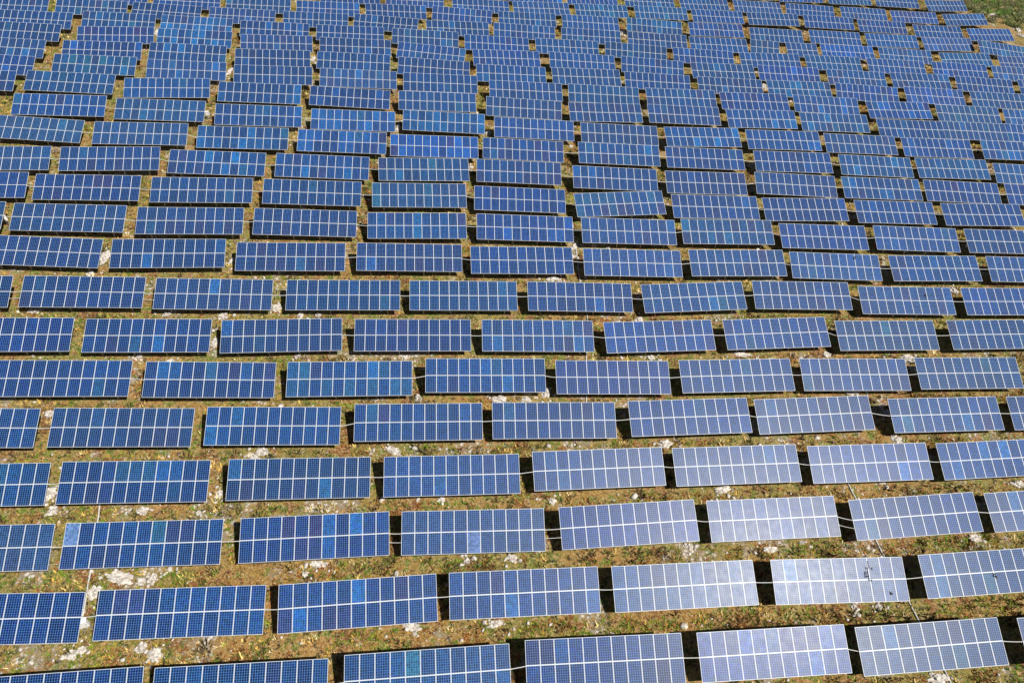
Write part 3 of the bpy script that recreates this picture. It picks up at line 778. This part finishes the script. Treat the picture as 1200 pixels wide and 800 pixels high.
# ---------------------------------------------------------------- grass and weeds
def tufts(name, n, freq, seed, thr, cols, hgt, blades, label, cat, width=.035, spread=.16, east=0.):
    px = rng.uniform(-80, 135, n); py = 10 + 178*rng.random(n)**1.35
    keep = in_view(px, py); px, py = px[keep], py[keep]
    d = np.array([noise.noise(Vector((a*freq, b*freq, seed))) + .9*noise.noise(Vector((a*freq*4, b*freq*4, seed+5))) for a, b in zip(px, py)])
    keep = (d + east*np.clip(px/(.5*py+15), -1, 1) + rng.normal(0, .07, len(d)) > thr) & ~under_tables(px, py, .1); px, py = px[keep], py[keep]
    m = len(px); pz = smooth_ground(px, py) + np.array([bumps(a, b) for a, b in zip(px, py)])
    size = rng.uniform(.6, 1.5, m)
    th = rng.uniform(0, 6.283, (m, blades)); rr = spread*size[:, None]*rng.random((m, blades))
    bx = px[:, None] + rr*np.cos(th); by = py[:, None] + rr*np.sin(th)
    hh = hgt*size[:, None]*rng.uniform(.5, 1.2, (m, blades)); lean = rng.uniform(.3, 1.1, (m, blades))*hh
    ww = width*rng.uniform(.6, 1.4, (m, blades))
    tx = bx + lean*np.cos(th); ty = by + lean*np.sin(th)
    P0 = np.stack([bx - ww*np.sin(th), by + ww*np.cos(th), np.broadcast_to(pz[:, None]-.03, bx.shape)], -1)
    P1 = np.stack([bx + ww*np.sin(th), by - ww*np.cos(th), np.broadcast_to(pz[:, None]-.03, bx.shape)], -1)
    P2 = np.stack([tx, ty, pz[:, None] + hh], -1)
    V = np.stack([P0, P1, P2], 2).reshape(-1, 3); F = np.arange(len(V)).reshape(-1, 3)
    cols = np.array(cols); tone = cols[rng.integers(0, len(cols), m)]*rng.uniform(.7, 1.3, (m, 1))
    T = np.repeat(tone, blades*3, 0)
    o = obj(name, from_arrays(name, V, F, [PLANT], T)); o['kind'] = 'stuff'; tag(o, label, cat)
    return m
tufts('dry_grass', 140000, .12, 3, -.05, [(.50, .30, .065), (.62, .43, .12), (.52, .30, .06), (.36, .22, .05), (.30, .25, .04), (.40, .18, .045), (.24, .12, .035)], .20, 6, 'dry straw coloured grass tufts between the rows of arrays', 'grass', .04, .20)
tufts('green_weeds', 210000, .15, 31, .06, [(.09, .19, .010), (.17, .27, .016), (.05, .12, .006), (.27, .31, .03)], .17, 6, 'low green weeds growing between the rows of arrays', 'weeds', .05, .18, -.14)
tufts('brown_undergrowth', 150000, .19, 77, .08, [(.26, .075, .02), (.14, .048, .016), (.035, .022, .010), (.36, .13, .04)], .18, 6, 'low reddish brown undergrowth between the rows of arrays', 'undergrowth', .055, .20, .20)
tufts('cushion_plants', 48000, .21, 131, .10, [(.06, .05, .018), (.10, .06, .025), (.07, .09, .02), (.035, .03, .015), (.15, .09, .04)], .30, 16, 'dark low cushion plants dotted between the rows of arrays', 'plants', .055, .34, .12)
tufts('straw_clumps', 34000, .23, 171, .12, [(.68, .50, .17), (.60, .40, .10), (.72, .60, .30)], .26, 12, 'bright bleached straw clumps between the rows of arrays', 'straw', .045, .30)
# scrub beyond the last arrays, top right
V = []; T = []
for (x, y) in SHRUBS + [(a + rng.uniform(-5, 5), b + rng.uniform(-1, 8)) for a, b in SHRUBS for _ in range(9)]:
    z = ground_z(x, y); rad = rng.uniform(.6, 1.9); hgt = rad*rng.uniform(.5, .9); tone = np.array([(.17, .20, .07), (.22, .26, .09), (.28, .28, .14), (.17, .28, .06), (.24, .22, .12)][rng.integers(0, 5)])
    nl = int(420*rad)
    dirs = rng.normal(0, 1, (nl, 3)); dirs /= np.linalg.norm(dirs, axis=1)[:, None]; dirs[:, 2] = np.abs(dirs[:, 2])
    lump = np.array([.7 + .5*noise.noise(Vector(q)*2.2 + Vector((x, y, 0))) for q in dirs])[:, None]
    p = dirs*lump*(rng.random((nl, 1))**.35)*np.array([rad, rad, hgt*1.3]) + np.array([x, y, z])
    a = rng.normal(0, .11, (nl, 3)); b = rng.normal(0, .11, (nl, 3))
    V.append(np.stack([p, p+a, p+b], 1).reshape(-1, 3)); T.append(np.repeat(tone*rng.uniform(.6, 1.5, (nl, 1)), 3, 0))
V = np.concatenate(V)
sc = obj('scrub', from_arrays('scrub', V, np.arange(len(V)).reshape(-1, 3), [PLANT], np.concatenate(T))); sc['kind'] = 'stuff'
tag(sc, 'dense green and grey scrub beyond the last arrays at the top right', 'scrub')
# ---------------------------------------------------------------- dead twigs lying on glass
TL = ('dark dead twig lying across the upper modules of an array at lower right', 'tiny dark twig on the bottom modules of an array at lower right', 'small dark twig on the rightmost array, second row from bottom', 'small dark twig on an array at right, ninth row from bottom', 'small dark twig on an array at right, eighth row from bottom')
for k, ((r, i, lx, ly), lab) in enumerate(zip(TWIGS, TL)):
    t, w, mw = tables[(r, i)]; s = (1, .18, .32, .38, .3)[k]
    bm = bmesh.new(); pts = [Vector((.04*math.sin(j*1.3)*s, (j/8-.5)*1.45*s, .02)) for j in range(9)]
    tube(bm, pts, [.015+.005*math.sin(j) for j in range(9)] if k == 0 else .02, 6)
    for j in (1, 2, 2, 3, 4, 5, 6):
        sg = random.choice((-1, 1)); l = random.uniform(.18, .38)*s; a = random.uniform(.3, 1.2)
        p = pts[j]; tube(bm, [p, p + Vector((sg*l*.5*math.cos(a), -l*.5*math.sin(a), .015)), p + Vector((sg*l, -l*math.sin(a), .02))], .012, 5)
        q = p + Vector((sg*l*.7, -l*.7*math.sin(a), .02)); tube(bm, [q, q + Vector((sg*.05, .12*s, .01))], .02, 5)
    o = obj('dead_twig', mesh('dead_twig', bm, TWIG))
    o.matrix_world = mw @ SLOPE @ Matrix.Translation((lx, SLOPE_LEN + ly, .012)) @ Matrix.Rotation(R((-8, 40, 20, -30, -20)[k]), 4, 'Z')
    tag(o, lab, 'twig', 'dark twigs lying on the glass')
# ---------------------------------------------------------------- light, sky, camera
sd = Vector((.51, -.345, .79)).normalized()
sun = bpy.data.lights.new('sun', 'SUN'); sun.energy = 5.0; sun.angle = R(.5); sun.color = (1, .95, .87)
so = bpy.data.objects.new('sun', sun); C.objects.link(so); so.rotation_euler = sd.to_track_quat('Z', 'Y').to_euler(); so.location = (0, 0, 120)
w = bpy.data.worlds.new('World'); bpy.context.scene.world = w; w.use_nodes = True
nt = w.node_tree; sky = nt.nodes.new('ShaderNodeTexSky'); sky.sky_type = 'NISHITA'; sky.sun_disc = False
sky.sun_elevation = math.asin(sd.z); sky.sun_rotation = math.atan2(sd.x, sd.y); sky.air_density = 1; sky.dust_density = .6
bg = nt.nodes['Background']; bg.inputs['Strength'].default_value = .038; nt.links.new(sky.outputs[0], bg.inputs['Color'])
cam = bpy.data.cameras.new('camera'); cam.sensor_width = 36; cam.lens = 850/1200*36; cam.clip_end = 6000; cam.clip_start = .5
co = bpy.data.objects.new('camera', cam); C.objects.link(co); co.location = (0, 0, 50); co.rotation_euler = (R(90-46), 0, 0)
sc = bpy.context.scene; sc.camera = co
sc.view_settings.view_transform = 'Standard'; sc.view_settings.look = 'None'; sc.view_settings.gamma = 1; sc.view_settings.exposure = .26
sc.view_settings.use_curve_mapping = False
sc.cycles.max_bounces = 4; sc.cycles.diffuse_bounces = 2; sc.cycles.glossy_bounces = 2
